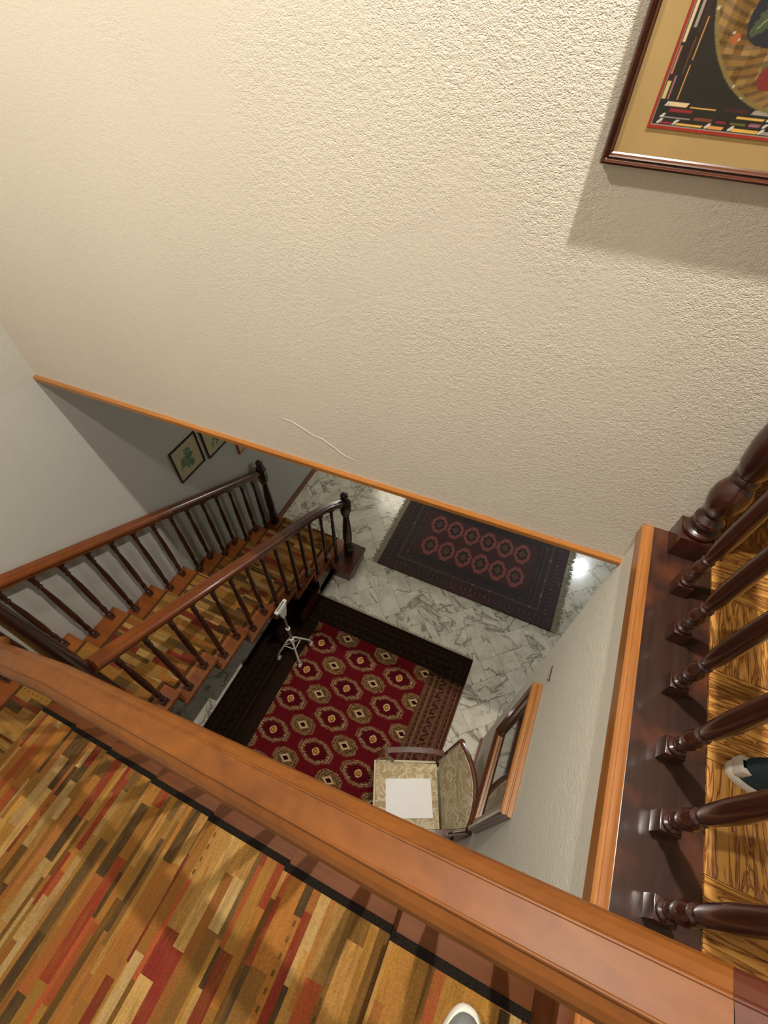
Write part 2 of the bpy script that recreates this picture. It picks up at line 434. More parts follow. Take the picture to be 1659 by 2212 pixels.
for i in range(-26, 27):
    for j in range(-14, 14):
        ox = i*TW + j*2*TW; oy = i*TW*1.0 - j*2*TW
        for hor in (0, 1):
            if hor: r = (ox+g, oy+g, ox+TL-g, oy+TW-g)
            else: r = (ox-TW+g+0.0, oy+g, ox-g, oy+TL-g)
            poly = [rot(r[0], r[1]), rot(r[2], r[1]), rot(r[2], r[3]), rot(r[0], r[3])]
            cx = sum(p[0] for p in poly)/4; cy = sum(p[1] for p in poly)/4
            if not (-2.5 < cx < 1.9 and 0.0 < cy < 4.0): continue
            if cy < 1.12: poly = clip(poly, XL, XR-0.016, -0.3, 9)
            else: poly = clip(poly, XL, 2.6, -0.3, 9)
            if not poly: continue
            MB().prism(poly, -0.012, 0.0, 0.0006).build('tile', MT['marble'], flo)
struct(MB().box(XL, 3.05, YN, 0.02, -0.012, -0.002).build('floor_margin', MT['marble']), 'marble floor below the upper flight')
struct(MB().box(XL, 3.05, 3.75, 5.45, -0.012, -0.003).build('floor_margin', MT['marble']), 'marble floor at the far end of the hall')

# gallery parquet: squares of strips, alternately turned
pf = thing('floor_gallery', 'golden carved-grain parquet of the gallery on the right', 'floor', (0, 0, ZU)); del pf['category']; pf['kind'] = 'structure'
SQ = 0.235; NS = 5; st = SQ/NS
strips = {}
for ax in (0, 1):
    m = MB()
    if ax == 0: m.box(0.0006, SQ-0.0006, 0.0006, st-0.0006, -0.02, 0)
    else: m.box(0.0006, st-0.0006, 0.0006, SQ-0.0006, -0.02, 0)
    o = m.build('parquet_strip', MT['parq_x' if ax == 0 else 'parq_y']); strips[ax] = o
first = {0: True, 1: True}
for a in range(4):
    for b in range(11):
        ax = (a+b) % 2
        for k in range(NS):
            o = strips[ax] if first[ax] else strips[ax].copy()
            if not first[ax]: COL.objects.link(o)
            first[ax] = False
            x = 0.6135 + a*SQ; y = -0.42 + b*SQ
            o.parent = pf
            o.location = (x, y + k*st, 0) if ax == 0 else (x + k*st, y, 0)
for (a, b, c, d) in ((0.6135, 3.05, YN, -0.42), (0.6135+4*SQ, 3.05, -0.42, -0.42+11*SQ), (0.6135, 3.05, -0.42+11*SQ, 5.45)):
    MB().box(a, b, c, d, -0.02, -0.001).build('parquet_field', MT['parq_x'], pf).location = (0, 0, 0)

# ================================================================== stairs
def stair(name, label, loc): return thing(name, label, 'stairs', loc)
s1 = stair('staircase', 'upper stair flight under the photographer with brown wood tread ends', (-0.8, -0.4, ZL))
for i in range(1, 8):
    x0 = X1[i]; z = Z1[i]
    MB().box(x0, x0+0.298+0.022, YN+0.004, 0.064, z-0.034, z, 0.004).build('tread', MT['tread1'], s1, True)
    MB().box(x0+0.298+0.001, x0+0.298+0.020, YN+0.004, 0.050, z+0.0005, z+H-0.0345).build('riser', MT['tread1'], s1)
i = 7; MB().box(X1[i]+0.002, X1[i]+0.020, YN+0.004, 0.05, ZL+0.0005, Z1[7]-0.0345).build('riser', MT['tread1'], s1)
MB().box(X1[0], 0.408, YN+0.004, 0.064, ZU-0.036, ZU-0.001, 0.004).build('tread', MT['tread1'], s1, True)
ps = [(X1[7]+0.03, ZL-0.06), (X1[0]+0.02, ZU-0.30), (X1[0]+0.02, ZU-0.04)]
for i in range(1, 8): ps += [(X1[i]+0.322, Z1[i]-0.0), (X1[i]+0.322, Z1[i]-0.036)]
ps = [(X1[7]+0.03, ZL-0.10), (0.40, ZU-0.28), (0.40, ZU-0.037), (X1[0]+0.03, ZU-0.037)]
for i in range(1, 8): ps += [(X1[i]+0.321, Z1[i]-0.036), (X1[i]+0.022, Z1[i]-0.036)]
m = MB(); n = len(ps); vs = [(x, YN+0.004, z) for x, z in ps] + [(x, -0.12, z) for x, z in ps]
m.add(vs, [tuple(range(n)), tuple(range(n, 2*n))[::-1]] + [(i, (i+1) % n, n+(i+1) % n, n+i) for i in range(n)])
m.build('soffit', MT['soffit'], s1)

s2 = stair('staircase', 'lower stair flight along the left wall with orange wood tread ends', (-1.85, 1.2, 0))
for k in range(-1, 8):
    z = Z2(k); y1 = Y2(k); y0 = y1-0.293-0.022
    x1 = -1.42 if k >= 0 else -1.60
    yy0 = y0
    MB().box(XL+0.001, x1, yy0, y1, z-0.034, z, 0.004).build('tread', MT['tread'], s2, True)
    MB().box(XL+0.001, x1-0.012, y1-0.293-0.020, y1-0.293-0.002, z+0.0005, z+H-0.0345).build('riser', MT['tread'], s2)
MB().box(XL+0.001, -1.43, Y2(7)-0.020, Y2(7)-0.002, 0.0005, Z2(7)-0.0345).build('riser', MT['tread1'], s2)
ps = [(Y2(-2)-0.03, ZL-0.036), (Y2(-2)-0.03, ZL-0.30), (Y2(6), -0.0+0.002), (Y2(7)-0.022, 0.002), (Y2(7)-0.022, Z2(7)-0.036)]
for k in range(7, -2, -1): ps += [(Y2(k)-0.315, Z2(k)-0.036), (Y2(k)-0.315, Z2(k)+H-0.036)]
m = MB(); n = len(ps); vs = [(XL+0.001, y, z) for y, z in ps] + [(-1.66, y, z) for y, z in ps]
m.add(vs, [tuple(range(n)), tuple(range(n, 2*n))[::-1]] + [(i, (i+1) % n, n+(i+1) % n, n+i) for i in range(n)])
m.build('soffit', MT['soffit'], s2)
# dark skirt closing the lowest steps and the broad foot of the first step
MB().prism([(-1.43, 1.46), (-1.43, Y2(7)-0.3), (-1.46, Y2(7)-0.3), (-1.46, 1.46)], 0.001, 0.12).build('skirt_board', MT['raild'], s2)
MB().prism([(-1.62, 1.80), (-1.43, 1.80), (-1.43, 2.045), (-1.62, 2.045)], 0.001, Z2(6)-0.035).build('skirt_board', MT['raild'], s2)
MB().prism([(-1.4195, 2.031), (-1.225, 2.036), (-1.216, 2.045), (-1.212, 2.37), (-1.220, 2.384), (-1.4195, 2.388)], Z2(7)-0.036, Z2(7), 0.004).build('step_block', MT['tread1'], s2).data.materials[0] = MT['raild']
MB().prism([(-1.428, 2.045), (-1.235, 2.05), (-1.23, 2.365), (-1.428, 2.37)], 0.001, Z2(7)-0.036).build('step_block', MT['raild'], s2)
ld = struct(MB().box(XL+0.001, X1[7]+0.0, YN, Y2(-2), ZL-0.16, ZL-0.001, 0.003).build('floor_landing', MT['tread']), 'quarter landing between the two stair flights')

# ---- striped runners: every coloured patch is its own face
PAL = ['a87c34', 'b88c42', 'a07430', 'a9702f', 'bf9c58', '9c5c2a', 'a4502a', '8a3420', '7f2a20', '7c5a28', '66491f', '6d5530', 'b89a5c', '9c6a32', '8f6a30', '7c3420', '4a3c24', 'c0a468', 'b08848', 'a06a34', '463822', 'b4945a', '9c6a2c', 'a67a38', '97702f', '8c5a28', 'aa8040', '9a6c30', 'ae8444']
def runner(name, label, prof, across, axis, mat, z_off, seed, binding=(0.028, 0.028), bmat='binding'):
    """prof: polyline of (run coordinate, z); across: (a0, a1)"""
    rr = random.Random(seed)
    L = [0.0]
    for a, b in zip(prof[:-1], prof[1:]): L.append(L[-1] + math.hypot(b[0]-a[0], b[1]-a[1]))
    def at(s_):
        for i in range(len(L)-1):
            if s_ <= L[i+1] + 1e-9:
                k = (s_-L[i])/max(1e-9, L[i+1]-L[i]); a, b = prof[i], prof[i+1]
                return (a[0]+(b[0]-a[0])*k, a[1]+(b[1]-a[1])*k)
        return prof[-1]
    rows = [0.0]
    while rows[-1] < L[-1]: rows.append(rows[-1] + rr.choice([0.014, 0.022, 0.028, 0.034, 0.042]))
    rows[-1] = L[-1]
    V = []; F = []; C = []
    a0, a1 = across[0] + binding[0], across[1] - binding[1]
    brk = sorted(set([round(x, 6) for x in L]))
    for r0, r1 in zip(rows[:-1], rows[1:]):
        cuts = [r0] + [b for b in brk if r0+1e-5 < b < r1-1e-5] + [r1]
        segs = [a0]
        while segs[-1] < a1: segs.append(segs[-1] + rr.uniform(0.06, 0.34))
        segs[-1] = a1
        for sa, sb in zip(segs[:-1], segs[1:]):
            if sb - sa < 1e-4: continue
            c = hexc(rr.choice(PAL)); kk = rr.uniform(0.52, 0.74); c = (c[0]*kk*1.02+0.004, c[1]*kk*0.98+0.004, c[2]*kk*1.05+0.004, 1)
            for u0, u1 in zip(cuts[:-1], cuts[1:]):
                p, qq = at(u0), at(u1); b = len(V)
                for (pp, aa) in ((p, sa), (p, sb), (qq, sb), (qq, sa)):
                    V.append((pp[0], aa, pp[1]) if axis == 0 else (aa, pp[0], pp[1]))
                F.append((b, b+1, b+2, b+3)); C += [c]*4
            if rr.random() < 0.06 and (sb-sa) > 0.1:      # little dashes woven in
                n_ = int((sb-sa)/0.032)
                for d in range(n_):
                    s0 = sa + 0.012 + d*0.032; um = (r0+r1)/2
                    if len(cuts) > 2: continue
                    p, qq = at(um-0.0028), at(um+0.0028); b = len(V)
                    for (pp, aa) in ((p, s0), (p, s0+0.012), (qq, s0+0.012), (qq, s0)):
                        V.append((pp[0], aa, pp[1]+0.0008) if axis == 0 else (aa, pp[0], pp[1]+0.0008))
                    F.append((b, b+1, b+2, b+3)); C += [hexc('4a3a1e')]*4
    me = bpy.data.meshes.new(name); me.from_pydata(V, [], F)
    for p in me.polygons: pass
    at_ = me.color_attributes.new('Col', 'FLOAT_COLOR', 'CORNER'); at_.data.foreach_set('color', np.array(C).ravel())
    me.materials.append(mat)
    o = bpy.data.objects.new(name, me); COL.objects.link(o); tag(o, label, 'carpet', 'striped wool runners laid down the stair flights')
    for (p0, p1) in ((across[0], across[0]+binding[0]), (across[1]-binding[1], across[1])):
        m = MB()
        for a, b in zip(prof[:-1], prof[1:]):
            if axis == 0: m.add([(a[0], p0, a[1]+0.001), (a[0], p1, a[1]+0.001), (b[0], p1, b[1]+0.001), (b[0], p0, b[1]+0.001)], [(0, 1, 2, 3)])
            else: m.add([(p0, a[0], a[1]+0.001), (p1, a[0], a[1]+0.001), (p1, b[0], b[1]+0.001), (p0, b[0], b[1]+0.001)], [(0, 1, 2, 3)])
        m.build('binding', MT[bmat], o)
    return o
T_ = 0.007
pr = [(0.40, ZU+T_)]
for i in range(0, 8):
    x = X1[i]; z = Z1[i]
    zn = Z1[i+1] if i < 7 else ZL
    pr += [(x-0.001, z+T_), (x-T_, z+0.001), (x-T_, z-0.030), (x+0.010, z-0.040), (x+0.012, zn+T_)]
runner('stair_runner', 'striped ochre and red wool runner on the upper flight, seen largest at lower left', pr, (-0.80, -0.064), 0, MT['runner_y'], 0, 11, (0.03, 0.019))
pr = [(Y2(-2)-0.55, ZL+T_)]
for k in range(-2, 8):
    y = Y2(k); z = Z2(k); zn = Z2(k+1) if k < 7 else 0.004
    pr += [(y+0.001, z+T_), (y+T_, z+0.001), (y+T_, z-0.030), (y-0.010, z-0.040), (y-0.012, zn+(T_ if k < 7 else 0.0))]
runner('stair_runner', 'striped ochre and red wool runner on the lower flight behind the balusters', pr, (-2.165, -1.532), 1, MT['runner_x'], 0, 23, (0.020, 0.024), 'binding2')

# ================================================================== banisters
HAT_R = [(0.0165, 0.0), (0.0176, 0.0010), (0.0190, 0.0011), (0.0203, 0.0), (0.0214, -0.0028), (0.030, -0.0075), (0.0365, -0.0135), (0.0400, -0.0215), (0.0405, -0.030), (0.0375, -0.0355), (0.031, -0.0385), (0.0285, -0.043), (0.0285, -0.060)]
HAT = HAT_R + [(-a, b) for a, b in HAT_R[::-1]]
def baluster(parent, x, y, z0, z1, fat=1.0, blk=0.055, mat=None):
    h = z1 - z0; s = 0.0185*fat; m = MB()
    m.box(x-s, x+s, y-s, y+s, z0, z0+blk, 0.0015)
    m.box(x-s*0.95, x+s*0.95, y-s*0.95, y+s*0.95, z1-blk*0.75, z1+0.006)
    r = lambda a: a*fat
    pf_ = [(r(.012), blk), (r(.017), blk+.004), (r(.017), blk+.010), (r(.012), blk+.014), (r(.011), blk+.020), (r(.0155), blk+.028), (r(.0155), blk+.034), (r(.0125), blk+.040),
           (r(.0165), blk+.055), (r(.0185), blk+.072), (r(.0165), blk+.090), (r(.0115), blk+.104), (r(.0155), blk+.108), (r(.0155), blk+.114), (r(.0115), blk+.119),
           (r(.0160), blk+.150), (r(.0185), blk+.22), (r(.0172), h*0.62), (r(.0125), h-blk-.12), (r(.0100), h-blk-.085), (r(.0155), h-blk-.078), (r(.0155), h-blk-.070), (r(.0105), h-blk-.062),
           (r(.0165), h-blk-.040), (r(.0150), h-blk-.015), (r(.0105), h-blk*0.75)]
    m.lathe(pf_, x, y, z0, 14)
    return m.build('baluster', mat or MT['dark'], parent, True, 40)
def newel(parent, x, y, z0, z1, s=0.045, rail_z=None, mat=None, cap=True, name='newel_post'):
    h = z1 - z0; m = MB(); o8 = PI/8
    rz = (rail_z - z0) if rail_z else h - 0.17
    m.lathe([(s*1.12, 0), (s*1.12, .13), (s*.98, .145)], x, y, z0, 8, o8)
    L0 = .145; L1 = rz-.11
    prof = [(s*.80, L0), (s*.98, L0+.012), (s*.98, L0+.022), (s*.70, L0+.036), (s*.90, L0+.06), (s*1.0, L0+.11), (s*1.02, L0+.17), (s*.92, L0+(L1-L0)*.55), (s*.66, L0+(L1-L0)*.85), (s*.58, L1-.03), (s*.85, L1-.022), (s*.9, L1-.012), (s*.62, L1)]
    m.lathe(prof, x, y, z0, 20)
    m.lathe([(s*.75, L1), (s*1.15, L1+.022), (s*1.2, L1+.03), (s*1.2, rz+.05), (s*1.0, rz+.075), (s*.6, rz+.083)], x, y, z0, 8, o8)
    o = m.build(name, mat or MT['newel'], parent, True, 30)
    if cap:
        c = MB(); zc = z0+rz+.083
        c.lathe([(s*.5, 0), (s*.42, .010), (s*.5, .020), (s*.72, .030), (s*.80, .042), (s*.80, .052), (s*.70, .062), (s*.52, .070), (s*.30, .076), (s*.05, .078)], x, y, zc, 20)
        c.build('finial', mat or MT['newel'], o, True, 40)
    return o

# near banister of the upper flight
YB = 0.0265
def r1z(x): return nose1(x) + 0.75
b1 = thing('banister', 'broad orange-brown handrail banister sloping across the foreground beside the upper flight', 'banister', (-0.5, YB, ZL+0.6))
MB().sweep([(-1.17, YB-0.012, r1z(-1.17))] + [(x, YB, r1z(x)) for x in (-0.9, -0.6, -0.3, 0.0)] + [(0.2835, YB+0.003, r1z(0.2835))], HAT).build('handrail', MT['rail'], b1, True, 14)
MB().sweep([(0.2840, YB+0.003, r1z(0.284)), (0.34, YB+0.004, r1z(0.34)), (0.39, YB+0.004, r1z(0.39)-0.003), (0.43, YB+0.004, r1z(0.43)-0.014), (0.482, YB+0.004, r1z(0.43)-0.012)], HAT).build('handrail', MT['rail2'], b1, True, 14)
MB().sweep([(-1.1705, YB-0.012, r1z(-1.17)), (-1.26, YB-0.014, r1z(-1.26)-0.012), (-1.35, YB-0.012, r1z(-1.35)-0.032), (-1.43, YB+0.010, r1z(-1.43)-0.052)], HAT).build('handrail', MT['rail'], b1, True, 14)
for i in range(0, 8):
    for dx in (0.07, 0.215):
        x = X1[i] + dx
        if x < -1.40 or x > 0.43: continue
        bb = baluster(b1, x, YB, Z1[i], r1z(x)-0.062)
newel(b1, -1.46, 0.118, Z2(0)+0.0005, 3.10, 0.043, 2.96)
newel(b1, 0.527, YB, ZU+0.0, 3.92, 0.043, 3.74)

# gallery balustrade
b3 = thing('banister', 'dark turned gallery balustrade standing on the worn ledge at the right edge', 'banister', (0.525, 0.6, ZU))
for y in (0.182, 0.336, 0.494, 0.657, 0.811, 0.965):
    baluster(b3, 0.524, y, ZU-0.003, ZU+0.70, 1.15, 0.050)
MB().sweep([(0.527, YB+0.052, ZU+0.755), (0.527, 1.09, ZU+0.755)], HAT).build('handrail', MT['raild'], b3, True, 25)
m = MB(); s = 0.046; x, y, z = 0.532, yf(0.53)-0.047, ZU-0.003
m.box(x-s, x+s, y-s, y+s, z, z+0.085, 0.002)
m.lathe([(s*.80, .085), (s*.98, .092), (s*.98, .102), (s*.80, .108), (s*.62, .112), (s*.66, .122), (s*.86, .136), (s*.88, .150), (s*.74, .160), (s*.60, .168), (s*.66, .178), (s*.92, .205), (s*1.05, .235), (s*1.02, .265), (s*.80, .292), (s*.62, .305), (s*.74, .312), (s*.74, .322), (s*.64, .330), (s*.95, .37), (s*1.08, .43), (s*1.05, .50), (s*.85, .58), (s*.62, .66), (s*.8, .665), (s*.8, .68), (s*1.1, .69), (s*1.1, .86), (s*.6, .88)], x, y, z, 28)
m.build('newel_post', MT['dark'], b3, True, 35)

# lower flight: inner banister
XI = -1.457
def r2z(y): return nose2(y) + 0.745
b2 = thing('banister', 'inner banister of the lower flight, orange handrail ending in an outward curve', 'banister', (XI, 1.2, ZL-1.0))
pts = [(XI+0.004, 0.168, r2z(0.168))] + [(XI, y, r2z(y)) for y in (0.4, 0.8, 1.2, 1.5)]
MB().sweep(pts, HAT).build('handrail', MT['raily'], b2, True, 14)
pts = [(XI, 1.5005, r2z(1.5)), (XI, 1.75, r2z(1.75)+0.002), (XI+0.006, 1.90, r2z(1.90)+0.008), (XI+0.020, 2.02, r2z(2.02)+0.016), (XI+0.045, 2.12, r2z(2.12)+0.028), (XI+0.075, 2.185, r2z(2.185)+0.034), (XI+0.100, 2.225, r2z(2.22)+0.036)]
MB().sweep(pts, HAT).build('handrail', MT['raild'], b2, True, 25)
for k in range(0, 8):
    for dy in (-0.226, -0.080):
        y = Y2(k) + dy
        if y < 0.16 or y > 2.17: continue
        xx = XI + max(0, (y-1.85))*0.12
        baluster(b2, xx, y, Z2(k)+0.0002, r2z(y)-0.060)
newel(b2, -1.345, 2.255, Z2(7)+0.0003, 1.12, 0.044, 0.945)
# outer banister near the left wall
XO = -2.252
b4 = thing('banister', 'wall-side banister of the lower flight, brown handrail close to the left wall', 'banister', (XO, 1.2, ZL-1.0))
MB().sweep([(XO, y, r2z(y)) for y in (-0.35, 0.3, 0.9, 1.3)], HAT).build('handrail', MT['raily'], b4, True, 14)
MB().sweep([(XO, 1.3005, r2z(1.3)), (XO, 1.8, r2z(1.8)), (XO, 2.235, r2z(2.235)+0.004)], HAT).build('handrail', MT['raild'], b4, True, 25)
for k in range(-1, 8):
    for dy in (-0.213, -0.068):
        y = Y2(k) + dy
        if y > 2.16: continue
        baluster(b4, XO, y, Z2(k)+0.0002, r2z(y)-0.060)
newel(b4, XO+0.012, 2.285, Z2(7)+0.0003, 1.10, 0.042, 0.925)

# ================================================================== hall carpets
rng = np.random.RandomState(5)
def C(h): return np.array([int(h[i:i+2], 16) for i in (0, 2, 4)])/255.0
def hashn(X, Y, sc, seed=0):
    a = np.sin(np.floor(X/sc)*127.1 + np.floor(Y/sc)*311.7 + seed*74.7)*43758.5453
    return a - np.floor(a)
CX0, CX1, CY0, CY1 = -1.717, 0.153, -0.85, 1.785
def carpet_fn(X, Y):
    out = np.zeros(X.shape + (3,)) + C('5e1118')
    n = hashn(X, Y, 0.006, 1)
    out += (n[..., None]-0.5)*0.03
    fx0, fx1, fy1 = -1.30, -0.172, 1.535
    # large guls
    for r in range(-8, 1):
        y0 = 1.355 + 0.2735*r
        for x0 in (-1.178, -0.778, -0.395):
            dx, dy = np.abs(X-x0), np.abs(Y-y0)
            m = np.maximum(np.maximum(dx/0.150, dy/0.088), (dx/0.150+dy/0.088)/1.34)
            tick = np.sin((dx*1.0-dy*1.3)*330 + dy*60) > -0.25
            n2 = hashn(X, Y, 0.0055, 11) > 0.22
            out[(m < 1.02) & (m > 0.90) & tick & n2] = C('7d5f42')
            out[(m < 0.93) & (m > 0.875) & n2] = C('94785a')
            out[(m < 0.875) & (m > 0.82)] = C('56141a')
            out[(m < 0.83) & (m > 0.775)] = C('a08462')
            out[(m < 0.775)] = C('4e0d14')
            out[(m < 0.775) & (m > 0.64) & (dx > 0.045) & (np.sin(dy*400) > 0.0) & n2] = C('8f7450')
            out[(m < 0.775) & (m > 0.66) & (dx <= 0.06) & (np.sin(dx*400) > 0.3)] = C('84603f')
            rr = np.maximum(np.hypot(dx, dy), (dx+dy)/1.25)
            out[(rr < 0.031)] = C('d2a878'); out[(rr < 0.022)] = C('5a1814'); out[(rr < 0.017)] = C('a57a34')
    for r in range(-8, 2):
        y0 = 1.215 + 0.2735*r
        for x0 in (-1.362, -0.974, -0.586, -0.198):
            dx, dy = np.abs(X-x0), np.abs(Y-y0)
            m = np.maximum(np.maximum(dx/0.106, dy/0.070), (dx/0.106+dy/0.070)/1.45)
            tick = np.sin((dx-dy*1.3)*340 + 1.0) > -0.3
            n2 = hashn(X, Y, 0.0055, 12) > 0.2
            out[(m < 1.04) & (m > 0.90) & tick & n2] = C('7d6440')
            out[(m < 0.92) & (m > 0.84) & n2] = C('917a50')
            out[(m < 0.84) & (m > 0.78)] = C('4b1a14')
            out[(m < 0.78) & (m > 0.70)] = C('846a44')
            out[(m < 0.70)] = C('4e2a1c')
            out[(m < 0.70) & (np.sin((dx+dy)*300) > 0.5)] = C('86704a')
            d = (dx/0.05+dy/0.032)
            out[d < 1.25] = C('8a7350'); out[d < 1.0] = C('c7a880'); out[d < 0.62] = C('2a0a0a')
    # sprinkled florets
    fl = ((np.mod(X+0.975, 0.388) - 0.194)**2 + (np.mod(Y-1.27, 0.2735) - 0.137)**2)
    # borders
    bx = np.maximum(np.maximum(fx0 - X, X - fx1), Y - fy1)
    dist = np.minimum(np.minimum(X-CX0, CX1-X), CY1-Y)
    along = np.where((Y-fy1 > fx0-X) & (Y-fy1 > X-fx1), X, Y)
    B = bx > 0
    band = C('5d3c2c')
    o2 = np.zeros_like(out) + band + (hashn(X, Y, 0.006, 2)[..., None]-0.5)*0.07
    def setw(c, mm): o2[mm] = C(c)
    W = 0.33
    d = dist / np.where(X < fx0, 0.417, np.where(X > fx1, 0.325, 0.25)); 
    d = np.where(B, dist/np.where(along is X, 0.25, 0.33), 0)
    t_ = dist
    zig = np.abs(np.mod(along/0.045, 1)-0.5)*2
    for c0 in (0.052, 0.115, 0.232, 0.285):
        setw('2c1712', (np.abs(t_ - c0 - (zig-0.5)*0.012) < 0.0055) & (zig < 0.62))
    for c0 in (0.035, 0.085, 0.138, 0.212, 0.258, 0.305):
        setw('80603f', np.abs(t_ - c0) < 0.003)
    ss = np.mod(along, 0.075)/0.075
    setw('2a120f', (np.abs(t_-0.175-0.022*np.sin(ss*2*PI)) < 0.006) & (ss < 0.8))
    setw('1f1010', (np.abs(ss-0.9) < 0.06) & (np.abs(t_-0.175) < 0.03))
    setw('7d5a3e', (np.abs(t_-0.175+0.026*np.cos(ss*2*PI)) < 0.003))
    setw('4a2a20', t_ < 0.030); setw('785040', t_ < 0.008)
    # far and left borders: dark wool colour with shade painted in on top
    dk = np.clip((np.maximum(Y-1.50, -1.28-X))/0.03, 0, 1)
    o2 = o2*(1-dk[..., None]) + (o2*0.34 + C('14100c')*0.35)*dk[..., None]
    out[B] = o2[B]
    lat = (np.abs(X-fx0) < 0.004) | (np.abs(X-fx1) < 0.004) | (np.abs(Y-fy1) < 0.004)
    return out
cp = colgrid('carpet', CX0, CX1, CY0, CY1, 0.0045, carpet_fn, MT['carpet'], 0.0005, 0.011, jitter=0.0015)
tag(cp, 'large red oriental carpet with tan medallions on the marble hall floor', 'carpet')
fr = MB(); rr = random.Random(3)
x = CX0
while x < CX1-0.004:
    l = rr.uniform(0.012, 0.032); dx = rr.uniform(-0.005, 0.005); wd = 0.006
    fr.add([(x, CY1, 0.006), (x+wd, CY1, 0.006), (x+wd+dx, CY1+l, 0.002), (x+dx, CY1+l, 0.002)], [(0, 1, 2, 3)]); x += 0.0075
f_ = fr.build('fringe', MT['fringe'], cp); f_['kind'] = 'stuff'

RX0, RX1, RY0, RY1 = -1.075, 0.735, 2.365, 3.545
def rug_fn(X, Y):
    out = np.zeros(X.shape+(3,)) + C('20100f') + (hashn(X, Y, 0.007, 4)[..., None]-0.5)*0.03
    inn = (X > -0.82) & (X < 0.43) & (Y > 2.66) & (Y < 3.25)
    out[inn] = C('3e1517')
    yy = np.mod(Y-2.80, 0.30)
    for y0 in (2.80, 3.10):
        for i in range(6):
            x0 = -0.655 + 0.1865*i
            dx, dy = np.abs(X-x0), np.abs(Y-y0)
            m = np.maximum(np.maximum(dx/0.086, dy/0.125), (dx/0.086+dy/0.125)/1.32)
            out[m < 1.0] = C('8a4540')
            e = np.hypot(dx/0.055, dy/0.078) + 0.10*np.cos(8*np.arctan2(dy/0.078, dx/0.055))
            out[e < 1.0] = C('24100f')
            d = dx/0.026+dy/0.036
            out[d < 1.25] = C('8a5a50'); out[d < 0.95] = C('301414'); out[d < 0.5] = C('6b4a3c')
    t_ = np.minimum(np.minimum(X-RX0, RX1-X), np.minimum(Y-RY0, RY1-Y))
    al = np.where(np.minimum(X-RX0, RX1-X) < np.minimum(Y-RY0, RY1-Y), Y, X)
    out[t_ < 0.22] = C('1c0d10')
    out[(t_ < 0.05)] = C('371a1c'); out[t_ < 0.010] = C('2c1810')
    s_ = np.mod(al, 0.05)/0.05
    out[(np.abs(t_-0.165-0.010*np.cos(s_*2*PI)) < 0.004)] = C('5c3e40')
    out[(np.abs(t_-0.165+0.010*np.cos(s_*2*PI)) < 0.004)] = C('5c3e40')
    out[(np.abs(t_-0.085) < 0.012) & (s_ < 0.4)] = C('4e3234')
    for c0 in (0.062, 0.108, 0.135, 0.195, 0.215): out[np.abs(t_-c0) < 0.0025] = C('46292c')
    band = (X > 0.43) | (X < -0.82)
    sx = np.mod(X, 0.042)/0.042
    out[band & (t_ > 0.22) & (sx < 0.15)] = C('4a3036')
    h = hashn(X, Y, 0.02, 6)
    out[(h > 0.955) & ~inn] = out[(h > 0.955) & ~inn]*1.7
    out[(X < 0.14) & (X > -0.35) & (t_ < 0.16) & (Y < 2.6)] *= np.array([1.25, 0.95, 0.9])
    return out
rg = colgrid('rug', RX0, RX1, RY0, RY1, 0.005, rug_fn, MT['rug'], 0.0005, 0.009, jitter=0.001)
tag(rg, 'dark maroon rug with two rows of rose octagons near the far hall', 'rug')
for sgn, xe in ((1, RX1), (-1, RX0)):
    fr = MB(); y = RY0
    while y < RY1-0.006:
        l = rr.uniform(0.055, 0.08); dy = rr.uniform(-0.006, 0.006)
        fr.add([(xe, y, 0.006), (xe, y+0.0062, 0.006), (xe+sgn*l, y+0.0062+dy, 0.002), (xe+sgn*l, y+dy, 0.002)], [(0, 1, 2, 3)]); y += 0.0078
    f_ = fr.build('fringe', MT['fringe'], rg); f_['kind'] = 'stuff'

# ================================================================== pictures
def frame_local(parent, W_, H_, wd, dp, mats, place, inner_lip=True):
    """four mitred members in the (a, b) plane, depth c towards the room"""
    def member(p0, p1, q0, q1, nm, mat):   # outer p0->p1, inner q0->q1
        def row(t0, t1, c): return [tuple(p0[i]+(q0[i]-p0[i])*t0 for i in (0, 1)) + (c,), tuple(p1[i]+(q1[i]-p1[i])*t0 for i in (0, 1)) + (c,)]
        prof = [(0, 0), (0, dp*0.36), (0.07, dp*0.42), (0.07, dp*0.50), (0.015, dp*0.56), (0.015, dp*0.80), (0.10, dp*0.95), (0.28, dp), (0.42, dp*0.78), (0.55, dp*0.70), (0.68, dp*0.80), (0.78, dp*0.74), (0.88, dp*0.5), (1, dp*0.42), (1, 0)]
        m = MB(); vs = []
        for t0, c in prof: vs += row(t0, t0, c)
        n = len(prof); fs = []
        for i in range(n):
            j = (i+1) % n; fs.append((2*i, 2*i+1, 2*j+1, 2*j))
        fs += [tuple(2*i for i in range(n)), tuple(2*i+1 for i in range(n))[::-1]]
        m.add([place(v) for v in vs], fs); return m.build(nm, mat, parent)
    o = [(0, 0), (W_, 0), (W_, H_), (0, H_)]; i_ = [(wd, wd), (W_-wd, wd), (W_-wd, H_-wd), (wd, H_-wd)]
    for k in range(4): member(o[k], o[(k+1) % 4], i_[k], i_[(k+1) % 4], 'frame_bar', mats[k])
def slab(parent, a0, a1, b0, b1, c0, c1, nm, mat, place):
    m = MB().box(a0, a1, b0, b1, c0, c1); m.v = [place(v) for v in m.v]; return m.build(nm, mat, parent)

